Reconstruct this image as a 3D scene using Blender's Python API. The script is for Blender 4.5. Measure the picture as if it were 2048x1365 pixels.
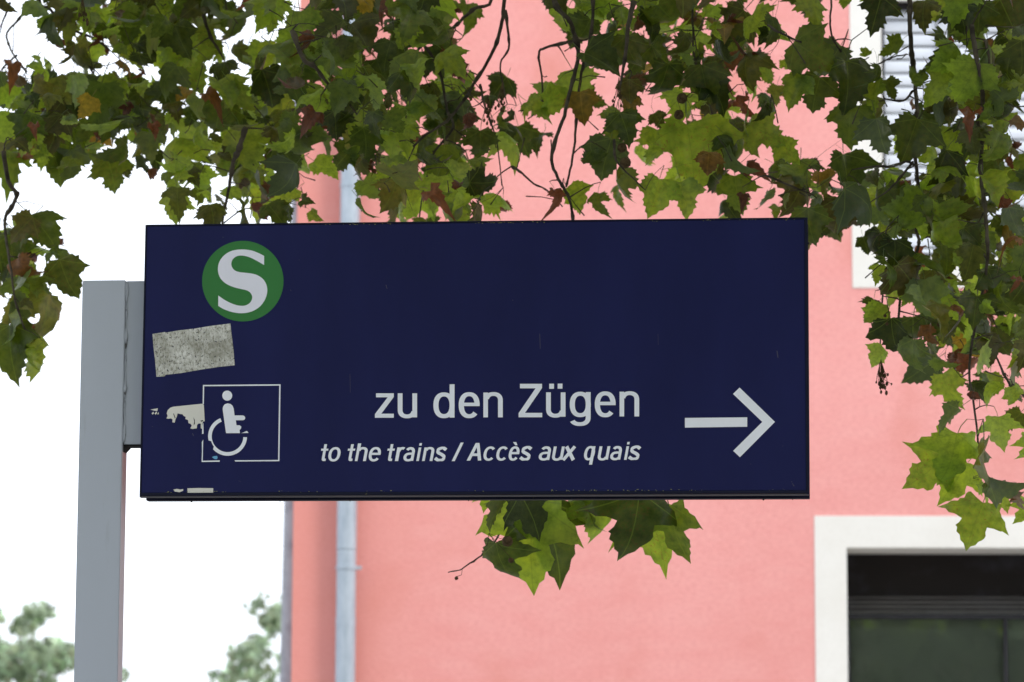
import bpy, bmesh, math, random
from mathutils import Vector, Matrix, noise
from mathutils.geometry import delaunay_2d_cdt, tessellate_polygon
R = math.radians
S = bpy.context.scene
COL = S.collection
for o in list(bpy.data.objects): bpy.data.objects.remove(o)

# ------------------------------------------------------------------ camera, sky, sun, exposure
CAM = Vector((0, -9, 1.6)); PITCH = R(8.4); ROLL = 0.0037; FPX = 7000.0
d_ = Vector((0, math.cos(PITCH), math.sin(PITCH))); r_ = Vector((1, 0, 0)); u_ = r_.cross(d_)
RT = math.cos(ROLL)*r_ + math.sin(ROLL)*u_; UP = -math.sin(ROLL)*r_ + math.cos(ROLL)*u_
cd = bpy.data.cameras.new('camera'); cam = bpy.data.objects.new('camera', cd); COL.objects.link(cam)
M = Matrix((RT, UP, -d_)).transposed().to_4x4(); M.translation = CAM; cam.matrix_world = M
cd.sensor_width = 36; cd.lens = 36*FPX/2048; cd.clip_end = 2000; cd.clip_start = .1
cd.dof.use_dof = True; cd.dof.focus_distance = 9.05; cd.dof.aperture_fstop = 6.3; cd.dof.aperture_blades = 7
S.camera = cam
W = bpy.data.worlds.new("World"); S.world = W; W.use_nodes = True
wn = W.node_tree.nodes; wl = W.node_tree.links
bg = wn['Background']; bg.inputs['Strength'].default_value = 0.12
sky = wn.new('ShaderNodeTexSky'); sky.sky_type = 'NISHITA'; sky.sun_disc = False
SUN_EL, SUN_AZ = 42, 132        # azimuth clockwise from +Y (behind the camera, to the right)
sky.sun_elevation = R(SUN_EL); sky.sun_rotation = R(SUN_AZ); sky.air_density = 1.5; sky.dust_density = 4
mx = wn.new('ShaderNodeMix'); mx.data_type = 'RGBA'; mx.inputs[0].default_value = .9
mx.inputs[7].default_value = (14.2, 14.9, 16.2, 1)       # even bright cloud cover
wl.new(sky.outputs[0], mx.inputs[6]); wl.new(mx.outputs[2], bg.inputs['Color'])
sd = bpy.data.lights.new('sun', 'SUN'); sd.energy = 1.75; sd.angle = R(16); sd.color = (1, .95, .87)
sun = bpy.data.objects.new('sun', sd); COL.objects.link(sun)
az, el = R(SUN_AZ), R(SUN_EL)
sv = Vector((math.sin(az)*math.cos(el), math.cos(az)*math.cos(el), math.sin(el)))
sun.rotation_euler = sv.to_track_quat('Z', 'Y').to_euler()
S.view_settings.view_transform = 'Standard'; S.view_settings.look = 'None'
S.view_settings.exposure = -0.08; S.view_settings.gamma = 1; S.view_settings.use_curve_mapping = False

def ray(px, py):            # direction of view through a point of the 2048 x 1365 photograph
    return (d_ + RT*((px-1024)/FPX) + UP*(-(py-682.5)/FPX))
def at(px, py, dist):       # a world point seen there, dist metres ahead of the camera
    return CAM + ray(px, py)*(dist/ d_.y) if False else CAM + ray(px, py)*dist
def proj(P):
    v = P-CAM; z = v.dot(d_)
    if z < .1: return None
    return 1024+FPX*v.dot(RT)/z, 682.5-FPX*v.dot(UP)/z, z

# ------------------------------------------------------------------ object helpers
def obj(name, bm, mat, parent=None, smooth=False, bevel=0):
    me = bpy.data.meshes.new(name)
    if bevel:
        bmesh.ops.bevel(bm, geom=[e for e in bm.edges], offset=bevel, segments=2, affect='EDGES', clamp_overlap=True)
    bmesh.ops.recalc_face_normals(bm, faces=bm.faces)
    bm.to_mesh(me); bm.free()
    if mat: me.materials.append(mat)
    if smooth:
        for p in me.polygons: p.use_smooth = True
    o = bpy.data.objects.new(name, me); COL.objects.link(o)
    if parent: o.parent = parent
    return o
def thing(name, label, cat, loc=(0, 0, 0), rz=0, group=None):
    o = bpy.data.objects.new(name, None); COL.objects.link(o); o.location = loc; o.rotation_euler = (0, 0, rz)
    o['label'] = label; o['category'] = cat
    if group: o['group'] = group
    return o
def box(bm, x0, x1, y0, y1, z0, z1):
    v = [bm.verts.new(p) for p in ((x0,y0,z0),(x1,y0,z0),(x1,y1,z0),(x0,y1,z0),(x0,y0,z1),(x1,y0,z1),(x1,y1,z1),(x0,y1,z1))]
    for f in ((0,3,2,1),(4,5,6,7),(0,1,5,4),(1,2,6,5),(2,3,7,6),(3,0,4,7)): bm.faces.new([v[i] for i in f])
def B(*a):
    bm = bmesh.new(); box(bm, *a); return bm
def tube(bm, pts, rads, n=6, cap=True):
    rings = []
    for i, p in enumerate(pts):
        a = pts[max(0, i-1)]; b = pts[min(len(pts)-1, i+1)]
        t = (b-a); t = t.normalized() if t.length > 1e-9 else Vector((0, 0, 1))
        q = t.orthogonal().normalized() if i == 0 else (rings[-1][1] - t*rings[-1][1].dot(t))
        q = q.normalized() if q.length > 1e-6 else t.orthogonal().normalized()
        w = t.cross(q)
        rings.append(([bm.verts.new(p + (q*math.cos(2*math.pi*k/n)+w*math.sin(2*math.pi*k/n))*rads[i]) for k in range(n)], q))
    for (A, _), (C, _) in zip(rings, rings[1:]):
        for k in range(n): bm.faces.new((A[k], A[(k+1) % n], C[(k+1) % n], C[k]))
    if cap and n > 2:
        bm.faces.new(rings[0][0][::-1]); bm.faces.new(rings[-1][0])

# ------------------------------------------------------------------ materials
def mat(name, col=(.5,.5,.5), rough=.6, spec=.5, metal=0, coat=0):
    m = bpy.data.materials.new(name); m.use_nodes = True
    b = m.node_tree.nodes['Principled BSDF']
    b.inputs['Base Color'].default_value = (*col, 1); b.inputs['Roughness'].default_value = rough
    b.inputs['Specular IOR Level'].default_value = spec; b.inputs['Metallic'].default_value = metal
    b.inputs['Coat Weight'].default_value = coat
    return m
class N:
    def __init__(s, m): s.t = m.node_tree; s.n = s.t.nodes; s.l = s.t.links; s.b = s.n.get('Principled BSDF')
    def add(s, ty, **k):
        o = s.n.new(ty)
        for a, v in k.items():
            if a.startswith('i_'):
                kk = a[2:]; o.inputs[int(kk) if kk.isdigit() else kk.replace('_', ' ')].default_value = v
            else: setattr(o, a, v)
        return o
    def link(s, a, b): s.l.new(a, b)
    def co(s, scale=(1, 1, 1), kind='Object'):
        tc = s.add('ShaderNodeTexCoord'); mp = s.add('ShaderNodeMapping'); mp.inputs['Scale'].default_value = scale
        s.link(tc.outputs[kind], mp.inputs[0]); return mp.outputs[0]
    def noise(s, vec, scale, detail=4, rough=.55):
        o = s.add('ShaderNodeTexNoise'); o.inputs['Scale'].default_value = scale; o.inputs['Detail'].default_value = detail
        o.inputs['Roughness'].default_value = rough; s.link(vec, o.inputs['Vector']); return o.outputs[0]
    def ramp(s, fac, stops):
        o = s.add('ShaderNodeValToRGB'); e = o.color_ramp.elements
        while len(e) < len(stops): e.new(.5)
        for k, (p, c) in enumerate(stops):
            e[k].position = p; e[k].color = (*c, 1) if len(c) == 3 else c
        s.link(fac, o.inputs[0]); return o.outputs[0]
    def mix(s, fac, a, b, mode='MIX'):
        o = s.add('ShaderNodeMix'); o.data_type = 'RGBA'; o.blend_type = mode
        for v, i in ((fac, 0), (a, 6), (b, 7)):
            if isinstance(v, (int, float)): o.inputs[i].default_value = v
            elif isinstance(v, tuple): o.inputs[i].default_value = (*v, 1)
            else: s.link(v, o.inputs[i])
        return o.outputs[2]
    def math(s, op, a, b=0.0, c=None):
        o = s.add('ShaderNodeMath'); o.operation = op
        for v, i in ((a, 0), (b, 1), (c, 2)):
            if v is None: continue
            if isinstance(v, (int, float)): o.inputs[i].default_value = v
            else: s.link(v, o.inputs[i])
        return o.outputs[0]
    def bump(s, h, strength=.3, dist=.01):
        o = s.add('ShaderNodeBump'); o.inputs['Strength'].default_value = strength; o.inputs['Distance'].default_value = dist
        s.link(h, o.inputs['Height']); s.link(o.outputs[0], s.b.inputs['Normal'])
    def base(s, c): s.link(c, s.b.inputs['Base Color'])

def speckled(name, base, dirt, scale, lo, hi, rough=.4, stretch=(1, 1, 1), coat=0, spec=.5, var=.12):
    m = mat(name, base, rough, spec, 0, coat); n = N(m); v = n.co(stretch)
    f = n.ramp(n.noise(v, scale, 6, .65), [(lo, (0, 0, 0)), (hi, (1, 1, 1))])
    big = n.noise(v, scale*.08, 4)
    c0 = n.mix(n.ramp(big, [(.3, (0,0,0)), (.7, (1,1,1))]), tuple(x*(1-var) for x in base), tuple(min(1, x*(1+var)) for x in base))
    n.base(n.mix(f, c0, dirt)); return m

M_blue = speckled('sign_blue', (.0118, .0146, .070), (.06, .07, .09), 55, .74, .80, .27, (1, 1, .35), .0, .22)
M_frame = speckled('frame_blue', (.006, .008, .024), (.10, .10, .05), 60, .66, .74, .55, (1, 1, 1), 0, .15)
M_under = speckled('under_dark', (.004, .004, .006), (.03, .027, .018), 40, .6, .75, .6)
M_alu = mat('lip_metal', (.07, .07, .085), .6, .2)
M_white = speckled('vinyl_white', (.77, .81, .865), (.42, .43, .42), 130, .68, .78, .45, (1, 1, .7), 0, .3, .03)
M_white2 = speckled('vinyl_white_logo', (.74, .76, .85), (.45, .45, .48), 130, .70, .8, .45, (1, 1, .7), 0, .3, .03)
M_green = speckled('vinyl_green', (.032, .175, .042), (.09, .26, .10), 60, .7, .8, .45, (1, 1, .5), 0, .3, .06)
M_post = speckled('post_grey', (.38, .42, .475), (.30, .32, .35), 30, .62, .85, .38, (1, 1, .12), 0, .5, .05)
M_weld = speckled('weld_grey', (.33, .37, .42), (.05, .05, .05), 30, .5, .62, .6)
M_torn = speckled('torn_paper', (.66, .66, .60), (.42, .36, .26), 30, .62, .75, .8)
M_gap = mat('dark_gap', (.012, .012, .012), .9)
M_blueprint = mat('blue_scrap', (.12, .36, .58), .5)
def m_sticker():
    m = mat('weathered_paper', (.5, .5, .46), .9, .2); n = N(m)
    v = n.co((1, 1, .6)); a = n.noise(v, 150, 6, .8); b = n.noise(n.co((1, 1, 1)), 14, 4, .6); d = n.noise(n.co((1,1,1)), 160, 2, .5)
    c = n.ramp(a, [(.38, (.16, .16, .12)), (.47, (.50, .51, .46)), (.60, (.70, .71, .68))])
    c = n.mix(n.ramp(b, [(.42, (0,0,0)), (.68, (.75, .75, .75))]), c, (.20, .20, .15))
    c = n.mix(n.ramp(d, [(.64, (0,0,0)), (.68, (1,1,1))]), c, (.05, .05, .07))
    n.base(c); n.bump(a, .3, .002); return m
M_sticker = m_sticker()
def m_stucco():
    m = mat('pink_stucco', (.8, .36, .34), .95, .15); n = N(m); v = n.co()
    big = n.noise(v, .55, 5, .6); mid = n.noise(n.co((1, 1, 3.0)), 3.0, 6, .65); fine = n.noise(n.co((1, 1, 2.4)), 28, 5, .75)
    c = n.mix(n.ramp(big, [(.32, (0,0,0)), (.68, (1,1,1))]), (.80, .325, .30), (.90, .415, .395))
    c = n.mix(n.ramp(mid, [(.35, (0,0,0)), (.72, (.6,.6,.6))]), c, (.90, .45, .425))
    c = n.mix(n.ramp(fine, [(.38, (.55,.55,.55)), (.56, (0,0,0))]), c, (.74, .30, .28))
    st = n.noise(n.co((1, 1, .8)), 1.6, 3, .5)
    c = n.mix(n.ramp(st, [(.55, (0,0,0)), (.75, (.6,.6,.6))]), c, (.72, .27, .22))
    pt = n.noise(n.co(), 2.3, 2, .5)
    c = n.mix(n.ramp(pt, [(.70, (0,0,0)), (.78, (.6,.6,.6))]), c, (.92, .52, .50))
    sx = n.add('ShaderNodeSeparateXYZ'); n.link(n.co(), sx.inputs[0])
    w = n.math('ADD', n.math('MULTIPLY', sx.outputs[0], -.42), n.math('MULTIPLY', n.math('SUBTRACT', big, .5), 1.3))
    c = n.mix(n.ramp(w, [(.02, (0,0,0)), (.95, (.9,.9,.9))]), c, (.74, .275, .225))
    n.base(c); n.bump(fine, .6, .007); return m
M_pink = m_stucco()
def m_trim():
    m = mat('cream_render', (.80, .78, .73), .85, .2); n = N(m)
    f = n.noise(n.co(), 2.0, 5, .6); g = n.noise(n.co(), 45, 4, .7)
    c = n.mix(n.ramp(f, [(.35, (0,0,0)), (.7, (1,1,1))]), (.80, .785, .735), (.86, .85, .81))
    n.base(n.mix(n.ramp(g, [(.3, (.3,.3,.3)), (.5, (0,0,0))]), c, (.7, .68, .63))); n.bump(g, .3, .002); return m
M_trim = m_trim()
M_anth = speckled('anthracite', (.020, .020, .026), (.055, .055, .06), 10, .55, .75, .5)
M_box = speckled('blind_box_dark', (.013, .010, .009), (.03, .03, .037), 5, .5, .75, .7, (1, 1, 1), 0, .25)
M_slat = speckled('slat_pale', (.70, .745, .82), (.52, .56, .62), 8, .6, .8, .45, (.2, 1, 1))
M_room = mat('dark_room', (.50, .52, .47), .9)
M_pane_lift = speckled('pane_lift_panel', (.74, .73, .71), (.55, .55, .53), 3, .5, .7, .9)
M_curtain = mat('pale_curtain', (.45, .52, .55), .9)
def m_zinc():
    m = mat('zinc_pipe', (.58, .64, .70), .42, .5, .15); n = N(m); v = n.co((1, 1, .35))
    a = n.noise(v, 16, 6, .7)
    n.base(n.ramp(a, [(.3, (.34, .41, .48)), (.5, (.42, .49, .56)), (.7, (.48, .55, .62))])); return m
M_zinc = m_zinc()
M_lamp = speckled('galvanised_post', (.34, .36, .40), (.20, .20, .23), 7, .45, .75, .6)
def m_glass():
    m = bpy.data.materials.new('window_glass'); m.use_nodes = True; n = N(m)
    for x in list(n.n): n.n.remove(x)
    o = n.add('ShaderNodeOutputMaterial'); g = n.add('ShaderNodeBsdfGlossy'); g.inputs['Roughness'].default_value = .015
    g.inputs['Color'].default_value = (.85, .9, .88, 1)
    t = n.add('ShaderNodeBsdfTransparent'); t.inputs['Color'].default_value = (.93, .97, .93, 1)
    f = n.add('ShaderNodeFresnel'); f.inputs[0].default_value = 2.0
    b = n.add('ShaderNodeBump'); b.inputs['Strength'].default_value = .04; b.inputs['Distance'].default_value = .02
    n.link(n.noise(n.co(), 1.5, 2), b.inputs['Height']); n.link(b.outputs[0], g.inputs['Normal'])
    mm = n.add('ShaderNodeMixShader'); n.link(f.outputs[0], mm.inputs[0]); n.link(t.outputs[0], mm.inputs[1]); n.link(g.outputs[0], mm.inputs[2])
    n.link(mm.outputs[0], o.inputs[0]); return m
M_glass = m_glass()
def m_bark(name, a, b, sc):
    m = mat(name, a, .85, .2); n = N(m); f = n.noise(n.co(), sc, 5, .65)
    n.base(n.ramp(f, [(.35, a), (.62, b)])); n.bump(f, .5, .01); return m
M_twig = m_bark('twig_bark', (.030, .024, .018), (.10, .085, .062), 22)
M_bark = m_bark('plane_bark', (.10, .085, .06), (.30, .28, .22), 6)

def m_leaf(name, dark, light, trans, old, spots=(.16, .075, .02), tfac=.5, veins=True, rough=.34):
    m = bpy.data.materials.new(name); m.use_nodes = True; n = N(m); b = n.b
    oi = n.add('ShaderNodeObjectInfo'); at_ = n.add('ShaderNodeAttribute'); at_.attribute_name = 'tone'
    sc_ = n.add('ShaderNodeSeparateColor'); n.link(oi.outputs['Color'], sc_.inputs[0])
    rnd = n.math('FRACT', n.math('ADD', sc_.outputs[0], at_.outputs['Fac']))
    rnd2 = n.math('FRACT', n.math('MULTIPLY', rnd, 7.31)); rnd3 = n.math('FRACT', n.math('MULTIPLY', rnd, 23.7))
    tc = n.add('ShaderNodeTexCoord'); off = n.add('ShaderNodeVectorMath'); off.operation = 'ADD'
    cmb = n.add('ShaderNodeCombineXYZ'); n.link(n.math('MULTIPLY', rnd, 57), cmb.inputs[0])
    n.link(tc.outputs['UV'], off.inputs[0]); n.link(cmb.outputs[0], off.inputs[1]); v = off.outputs[0]
    blot = n.noise(v, 3.2, 5, .65); fine = n.noise(v, 22, 4, .7)
    c = n.mix(rnd, dark, light)
    c = n.mix(n.ramp(blot, [(.35, (0,0,0)), (.7, (.55,.55,.55))]), c, tuple(x*1.5 for x in light))
    glow = n.ramp(rnd, [(.0, (.12,.12,.12)), (.28, (.40,.40,.40)), (.52, (.9,.9,.9)), (.60, (1.9,1.9,1.9)), (.9, (.8,.8,.8))])  # scales translucent colour by tone, putting backlit brightness into it
    oldf = n.math('MULTIPLY', n.ramp(rnd2, [(.60, (0,0,0)), (.97, (1,1,1))]), .75)
    c = n.mix(oldf, c, old)
    sp = n.math('MULTIPLY', n.ramp(fine, [(.50, (0,0,0)), (.64, (1,1,1))]), n.ramp(rnd3, [(.15, (0,0,0)), (.7, (.85,.85,.85))]))
    sp = n.math('MULTIPLY', sp, n.ramp(blot, [(.40, (0,0,0)), (.6, (1,1,1))]))
    c = n.mix(sp, c, spots)
    tcol = n.mix(rnd2, trans, tuple(x*y for x, y in zip(trans, (.62, .75, .8))))
    tcol = n.mix(oldf, tcol, tuple(x*1.3 for x in old)); tcol = n.mix(sp, tcol, spots)
    tcol = n.mix(1.0, tcol, glow, 'MULTIPLY')
    mot = n.ramp(n.noise(v, 5.5, 5, .7), [(.32, (.55,.60,.55)), (.5, (1,1,1)), (.70, (1.45,1.35,1.1))])
    c = n.mix(1.0, c, mot, 'MULTIPLY'); tcol = n.mix(1.0, tcol, mot, 'MULTIPLY')
    if veins:
        sx = n.add('ShaderNodeSeparateXYZ'); n.link(tc.outputs['UV'], sx.inputs[0])
        ax = n.math('ABSOLUTE', sx.outputs[0]); y = sx.outputs[1]
        d2 = n.math('ABSOLUTE', n.math('ADD', n.math('MULTIPLY', ax, .458), n.math('MULTIPLY', y, .889)))
        d3 = n.math('ABSOLUTE', n.math('SUBTRACT', y, n.math('MULTIPLY', ax, .02)))
        w = n.math('FRACT', n.math('MULTIPLY', n.math('ADD', y, n.math('MULTIPLY', ax, -.75)), 7.5))
        d4 = n.math('MULTIPLY', n.math('ABSOLUTE', n.math('SUBTRACT', w, .5)), .30)
        d = n.math('MINIMUM', n.math('MINIMUM', ax, d2), n.math('MINIMUM', d3, n.math('ADD', d4, .011)))
        vf = n.ramp(d, [(.002, (.55,.55,.55)), (.012, (0,0,0))])
        c = n.mix(vf, c, tuple(x*2.1 for x in light)); tcol = n.mix(vf, tcol, tuple(x*.85 for x in trans))
    geo = n.add('ShaderNodeNewGeometry')
    pale = n.mix(.5, c, (.19, .25, .16))
    c = n.mix(geo.outputs['Backfacing'], c, pale)
    n.base(c); b.inputs['Roughness'].default_value = rough; b.inputs['Specular IOR Level'].default_value = .45
    n.bump(n.noise(v, 9, 3), .25, .01)
    tr = n.add('ShaderNodeBsdfTranslucent'); n.link(tcol, tr.inputs['Color'])
    ms = n.add('ShaderNodeMixShader'); ms.inputs[0].default_value = tfac
    out = n.n['Material Output']
    n.link(b.outputs[0], ms.inputs[1]); n.link(tr.outputs[0], ms.inputs[2]); n.link(ms.outputs[0], out.inputs[0])
    return m
M_leaf = m_leaf('plane_leaf', (.008, .021, .006), (.058, .092, .016), (.38, .51, .035), (.15, .115, .022))
M_dead = m_leaf('dead_leaf', (.09, .028, .012), (.17, .058, .022), (.30, .09, .03), (.21, .10, .025), (.05, .015, .008), .3)
M_yellow = m_leaf('yellow_leaf', (.17, .13, .02), (.25, .16, .025), (.50, .33, .03), (.28, .13, .02), (.16, .06, .015))
M_far = m_leaf('distant_foliage', (.26, .34, .24), (.36, .43, .29), (.75, .9, .65), (.34, .34, .2), (.25, .25, .16), .55, False, .6)  # glare over the far trees is put into this pale leaf colour
M_near = m_leaf('tree_foliage', (.05, .08, .03), (.10, .13, .05), (.26, .34, .10), (.09, .09, .03), (.05, .04, .02), .35, False, .6)
M_ball = m_bark('seed_ball', (.045, .028, .012), (.11, .075, .035), 90)
def m_ground():
    m = mat('paving', (.2, .2, .19), .9); n = N(m); a = n.noise(n.co(), 1.2, 6, .6); g = n.noise(n.co(), 60, 3)
    n.base(n.mix(n.ramp(g, [(.4, (0,0,0)), (.6, (.3,.3,.3))]), n.ramp(a, [(.3, (.27, .26, .245)), (.7, (.37, .36, .34))]), (.12, .12, .115)))
    n.bump(g, .4, .004); return m

# ------------------------------------------------------------------ ground
bm = bmesh.new(); s = 900
bm.faces.new([bm.verts.new(p) for p in ((-s,-s,0),(s,-s,0),(s,s,0),(-s,s,0))])
g = obj('ground', bm, m_ground()); g['kind'] = 'structure'

# ------------------------------------------------------------------ pink building (23 m ahead)
BYAW = R(-1.4)
bE = Matrix.Rotation(BYAW, 4, 'Z'); bE.translation = Vector((0, 14, 0)); bI = bE.inverted()
def wp(px, py, dep=0.0):            # point of the facade (local x, z) seen at that place of the photograph
    o = bI @ CAM; dd = bI.to_3x3() @ ray(px, py); t = (dep-o.y)/dd.y; p = o+dd*t; return p.x, p.z
bld = thing('station_building', 'pink rendered building with cream window surrounds behind the blue sign', 'building', (0, 14, 0), BYAW)
X0 = wp(589, 850)[0]; X1 = X0+15; ZT = 9.4
uL = (wp(1764.5, 250)[0], wp(1764.5, 250)[0]+1.75, wp(1850, 514)[1], wp(1850, 1)[1])
lL = (wp(1694.5, 1230)[0], wp(1694.5, 1230)[0]+1.75, 1.25, wp(1850, 1096)[1])
T = .21; DEP = .50
def wall_with(bm, x0, x1, z0, z1, holes, y0, y1):
    xs = sorted({x0, x1, *[h[0] for h in holes], *[h[1] for h in holes]}); zs = sorted({z0, z1, *[h[2] for h in holes], *[h[3] for h in holes]})
    V = {}
    def v(x, y, z):
        k = (round(x, 5), round(y, 5), round(z, 5))
        if k not in V: V[k] = bm.verts.new((x, y, z))
        return V[k]
    for xa, xb in zip(xs, xs[1:]):
        for za, zb in zip(zs, zs[1:]):
            cx, cz = (xa+xb)/2, (za+zb)/2
            if any(h[0] < cx < h[1] and h[2] < cz < h[3] for h in holes): continue
            bm.faces.new((v(xa,y0,za), v(xb,y0,za), v(xb,y0,zb), v(xa,y0,zb)))
    return v
def outer(h): return (h[0]-T, h[1]+T, h[2]-T*1.0, h[3]+T)
bm = bmesh.new(); wall_with(bm, X0, X1, 0, ZT, [outer(uL), outer(lL)], 0, 0)
for (xa, ya, xb, yb) in ((X0, 0, X0, 10), (X0, 10, X1, 10), (X1, 10, X1, 0)):
    bm.faces.new([bm.verts.new(p) for p in ((xa,ya,0),(xb,yb,0),(xb,yb,ZT),(xa,ya,ZT))])
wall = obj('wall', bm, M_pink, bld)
obj('roof', B(X0-.35, X1+.35, -.35, 10.35, ZT, ZT+.25), M_anth, bld)
obj('plinth', B(X0-.02, X1+.02, -.03, .2, 0, .5), M_lamp, bld)
def window(h, lower):
    # surround: flat painted render band, 6 mm proud, whose inner faces line the reveal
    sm = bmesh.new(); a, b, c, d = h; e = .006
    box(sm, a-T, a, -e, DEP+.1, c-T, d+T); box(sm, b, b+T, -e, DEP+.1, c-T, d+T)
    box(sm, a, b, -e, DEP+.1, d, d+T); box(sm, a, b, -e, DEP+.1, c-T, c)
    bmesh.ops.subdivide_edges(sm, edges=sm.edges[:], cuts=2)
    o = obj('window_surround', sm, M_trim, bld)
    room = bmesh.new(); box(room, a-1, b+1, DEP+.16, DEP+4, c-.6, d+.3)
    # leave the side towards the window open
    for f in list(room.faces):
        if abs(f.calc_center_median().y-(DEP+.16)) < 1e-4: room.faces.remove(f)
    obj('room_interior', room, M_room, bld)
    w = bpy.data.objects.new('window', None); COL.objects.link(w); w.parent = bld; w['label'] = 'lower window with dark frame' if lower else 'upper window behind closed pale louvre blinds'
    fr = bmesh.new(); F = .055; y0, y1 = DEP, DEP+.07
    top = d-.40 if lower else d-.12
    box(fr, a, a+F, y0, y1, c, top); box(fr, b-F, b, y0, y1, c, top); box(fr, a+F, b-F, y0, y1, top-F*.6, top); box(fr, a+F, b-F, y0, y1, c, c+F)
    mxx = wp(2012, 1300, DEP)[0]
    box(fr, mxx-.014, mxx+.014, y0+.01, y1-.001, c+F, top-F*.6)
    obj('window_frame', fr, M_anth, w)
    for xa, xb in ((a+F, mxx-.0141), (mxx+.0141, b-F)):
        obj('pane', B(xa, xb, DEP+.03, DEP+.045, c+F, top-F*.6), M_glass, w)
    if lower:
        obj('blind_box', B(a+.001, b-.001, DEP-.012, DEP+.1, d-.27, d-.001), M_box, w)
        for k in range(4):
            obj('blind_slat', B(a+.05, b-.05, DEP-.045, DEP-.005, d-.285-.030*k, d-.272-.030*k), M_box, w)
        obj('guide_rail', B(a+.001, a+.045, DEP-.08, DEP-.002, c, d-.272), M_anth, w)
        obj('guide_rail', B(b-.045, b-.001, DEP-.08, DEP-.002, c, d-.272), M_anth, w)
        obj('pane_lift_panel', B(a-.3, mxx+.15, DEP+.12, DEP+.13, c-.2, d-.2), M_pane_lift, w)  # added pale panel that lightens the glass, in place of bright reflected foliage
        obj('curtain', B(mxx+.16, b+.1, DEP+.30, DEP+.33, c-.1, d), M_curtain, w)
    else:
        y = .10
        obj('blind_box', B(a+.001, b-.001, y-.05, DEP, d-.045, d-.001), M_box, w)
        obj('guide_rail', B(a+.001, a+.024, y-.02, y+.06, c, d-.046), M_anth, w)
        obj('guide_rail', B(b-.024, b-.001, y-.02, y+.06, c, d-.046), M_anth, w)
        ph = (wp(1850, 363)[1]-wp(1850, 41)[1])/-12
        z = wp(1850, 41, .1)[1]+ph-.003; me = None; k = 0
        while z-ph > c+.01:
            if me is None:
                s_ = bmesh.new(); hh = ph-.0095
                prof = [(0, 0), (-.003, hh*.12), (-.003, hh*.5), (.002, hh*.9), (.008, hh)]
                L = []
                for sgn in (0, .002):
                    for q in (0, 1): L.append([s_.verts.new((a+.028 if q == 0 else b-.028, y+p[0]+sgn, p[1]-hh)) for p in prof])
                for i in range(4):
                    s_.faces.new((L[0][i], L[1][i], L[1][i+1], L[0][i+1])); s_.faces.new((L[2][i], L[2][i+1], L[3][i+1], L[3][i]))
                s_.faces.new((L[0][0], L[2][0], L[3][0], L[1][0])); s_.faces.new((L[0][4], L[1][4], L[3][4], L[2][4]))
                o = obj('slat', s_, M_slat, w, True); me = o.data
            else:
                o = bpy.data.objects.new('slat', me); COL.objects.link(o); o.parent = w
            o.location = (0, 0, z); z -= ph; k += 1
        for px in (1878, 2130):
            cxx = wp(px, 250)[0]; obj('ladder_cord', B(cxx-.004, cxx+.004, y-.019, y-.0145, c+.02, d-.046), M_anth, w)
        obj('bottom_rail', B(a+.028, b-.028, y-.01, y+.02, z-.03, z-.005), M_slat, w)
window(uL, False); window(lL, True)
# downpipe
dp = bpy.data.objects.new('downpipe', None); COL.objects.link(dp); dp.parent = bld
pc = wp(693, 1100, -.1)[0]; PR = .066
def vtube(x, y, z0, z1, r, n=28):
    b = bmesh.new(); tube(b, [Vector((x, y, z0)), Vector((x, y, z1))], [r, r], n, False); return b
zj = wp(690, 1236, -.1)[1]; zk = wp(690, 1100, -.1)[1]; zc = wp(690, 1136, -.1)[1]
obj('pipe', vtube(pc, -.1, 0.02, zj, PR), M_zinc, dp, True)
obj('pipe', vtube(pc, -.1, zj+.004, zk, PR-.0012), M_zinc, dp, True)
obj('pipe', vtube(pc, -.1, zk+.003, ZT-.1, PR), M_zinc, dp, True)
obj('pipe_socket', vtube(pc, -.1, zj-.05, zj+.003, PR+.0012), M_zinc, dp, True)
for zz in (zc, zc+2.55, zc-2):
    if zz < .2: continue
    cb = bmesh.new(); tube(cb, [Vector((pc, -.1, zz-.013)), Vector((pc, -.1, zz+.013))], [PR+.004]*2, 28)
    box(cb, pc+PR+.002, pc+PR+.034, -.115, -.085, zz-.011, zz+.011); box(cb, pc-.012, pc+.012, -.03, .01, zz-.012, zz+.012)
    obj('pipe_clamp', cb, M_zinc, dp)

# ------------------------------------------------------------------ grey mast behind the corner of the building
lp = at(583, 1365, 29.2); lp.z = 0
lamp = thing('grey_mast', 'tall tapering grey mast just behind the left corner of the pink building', 'mast', lp)
bm = bmesh.new(); tube(bm, [Vector((0,0,0)), Vector((0,0,3)), Vector((0,0,7.4)), Vector((0,0,8.3))], [.125, .10, .052, .045], 20); obj('mast_pole', bm, M_lamp, lamp, True)
bm = bmesh.new(); tube(bm, [Vector((0,0,0)), Vector((0,0,.03))], [.2, .2], 20); obj('base_plate', bm, M_lamp, lamp)

# ------------------------------------------------------------------ the sign
SO = Vector((-0.1026, 0, 2.8847)); SW, SH = 1.739, 0.720
SM = (Matrix.Rotation(R(-5.46), 4, 'Z') @ Matrix.Rotation(R(.1412), 4, 'Y')); SM.translation = SO; SI = SM.inverted()
def sp(px, py, dep=0.0):
    o = SI @ CAM; dd = SI.to_3x3() @ ray(px, py); t = (dep-o.y)/dd.y; p = o+dd*t; return p.x, p.z
post_x = (SM @ Vector((sp(208, 900, .02)[0], .05, 0)))
sign = thing('direction_sign', 'dark blue station direction sign reading "zu den Zügen" on a grey square post', 'sign', (post_x.x, post_x.y, 0))
HOLD = bpy.data.objects
def sobj(name, bm, m, smooth=False, bevel=0, label=None):
    o = obj(name, bm, m, sign, smooth, bevel)
    o.matrix_parent_inverse = Matrix.Translation(-sign.location); o.matrix_basis = SM
    if label: o['label'] = label
    return o
hw, hh = SW/2, SH/2
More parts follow.
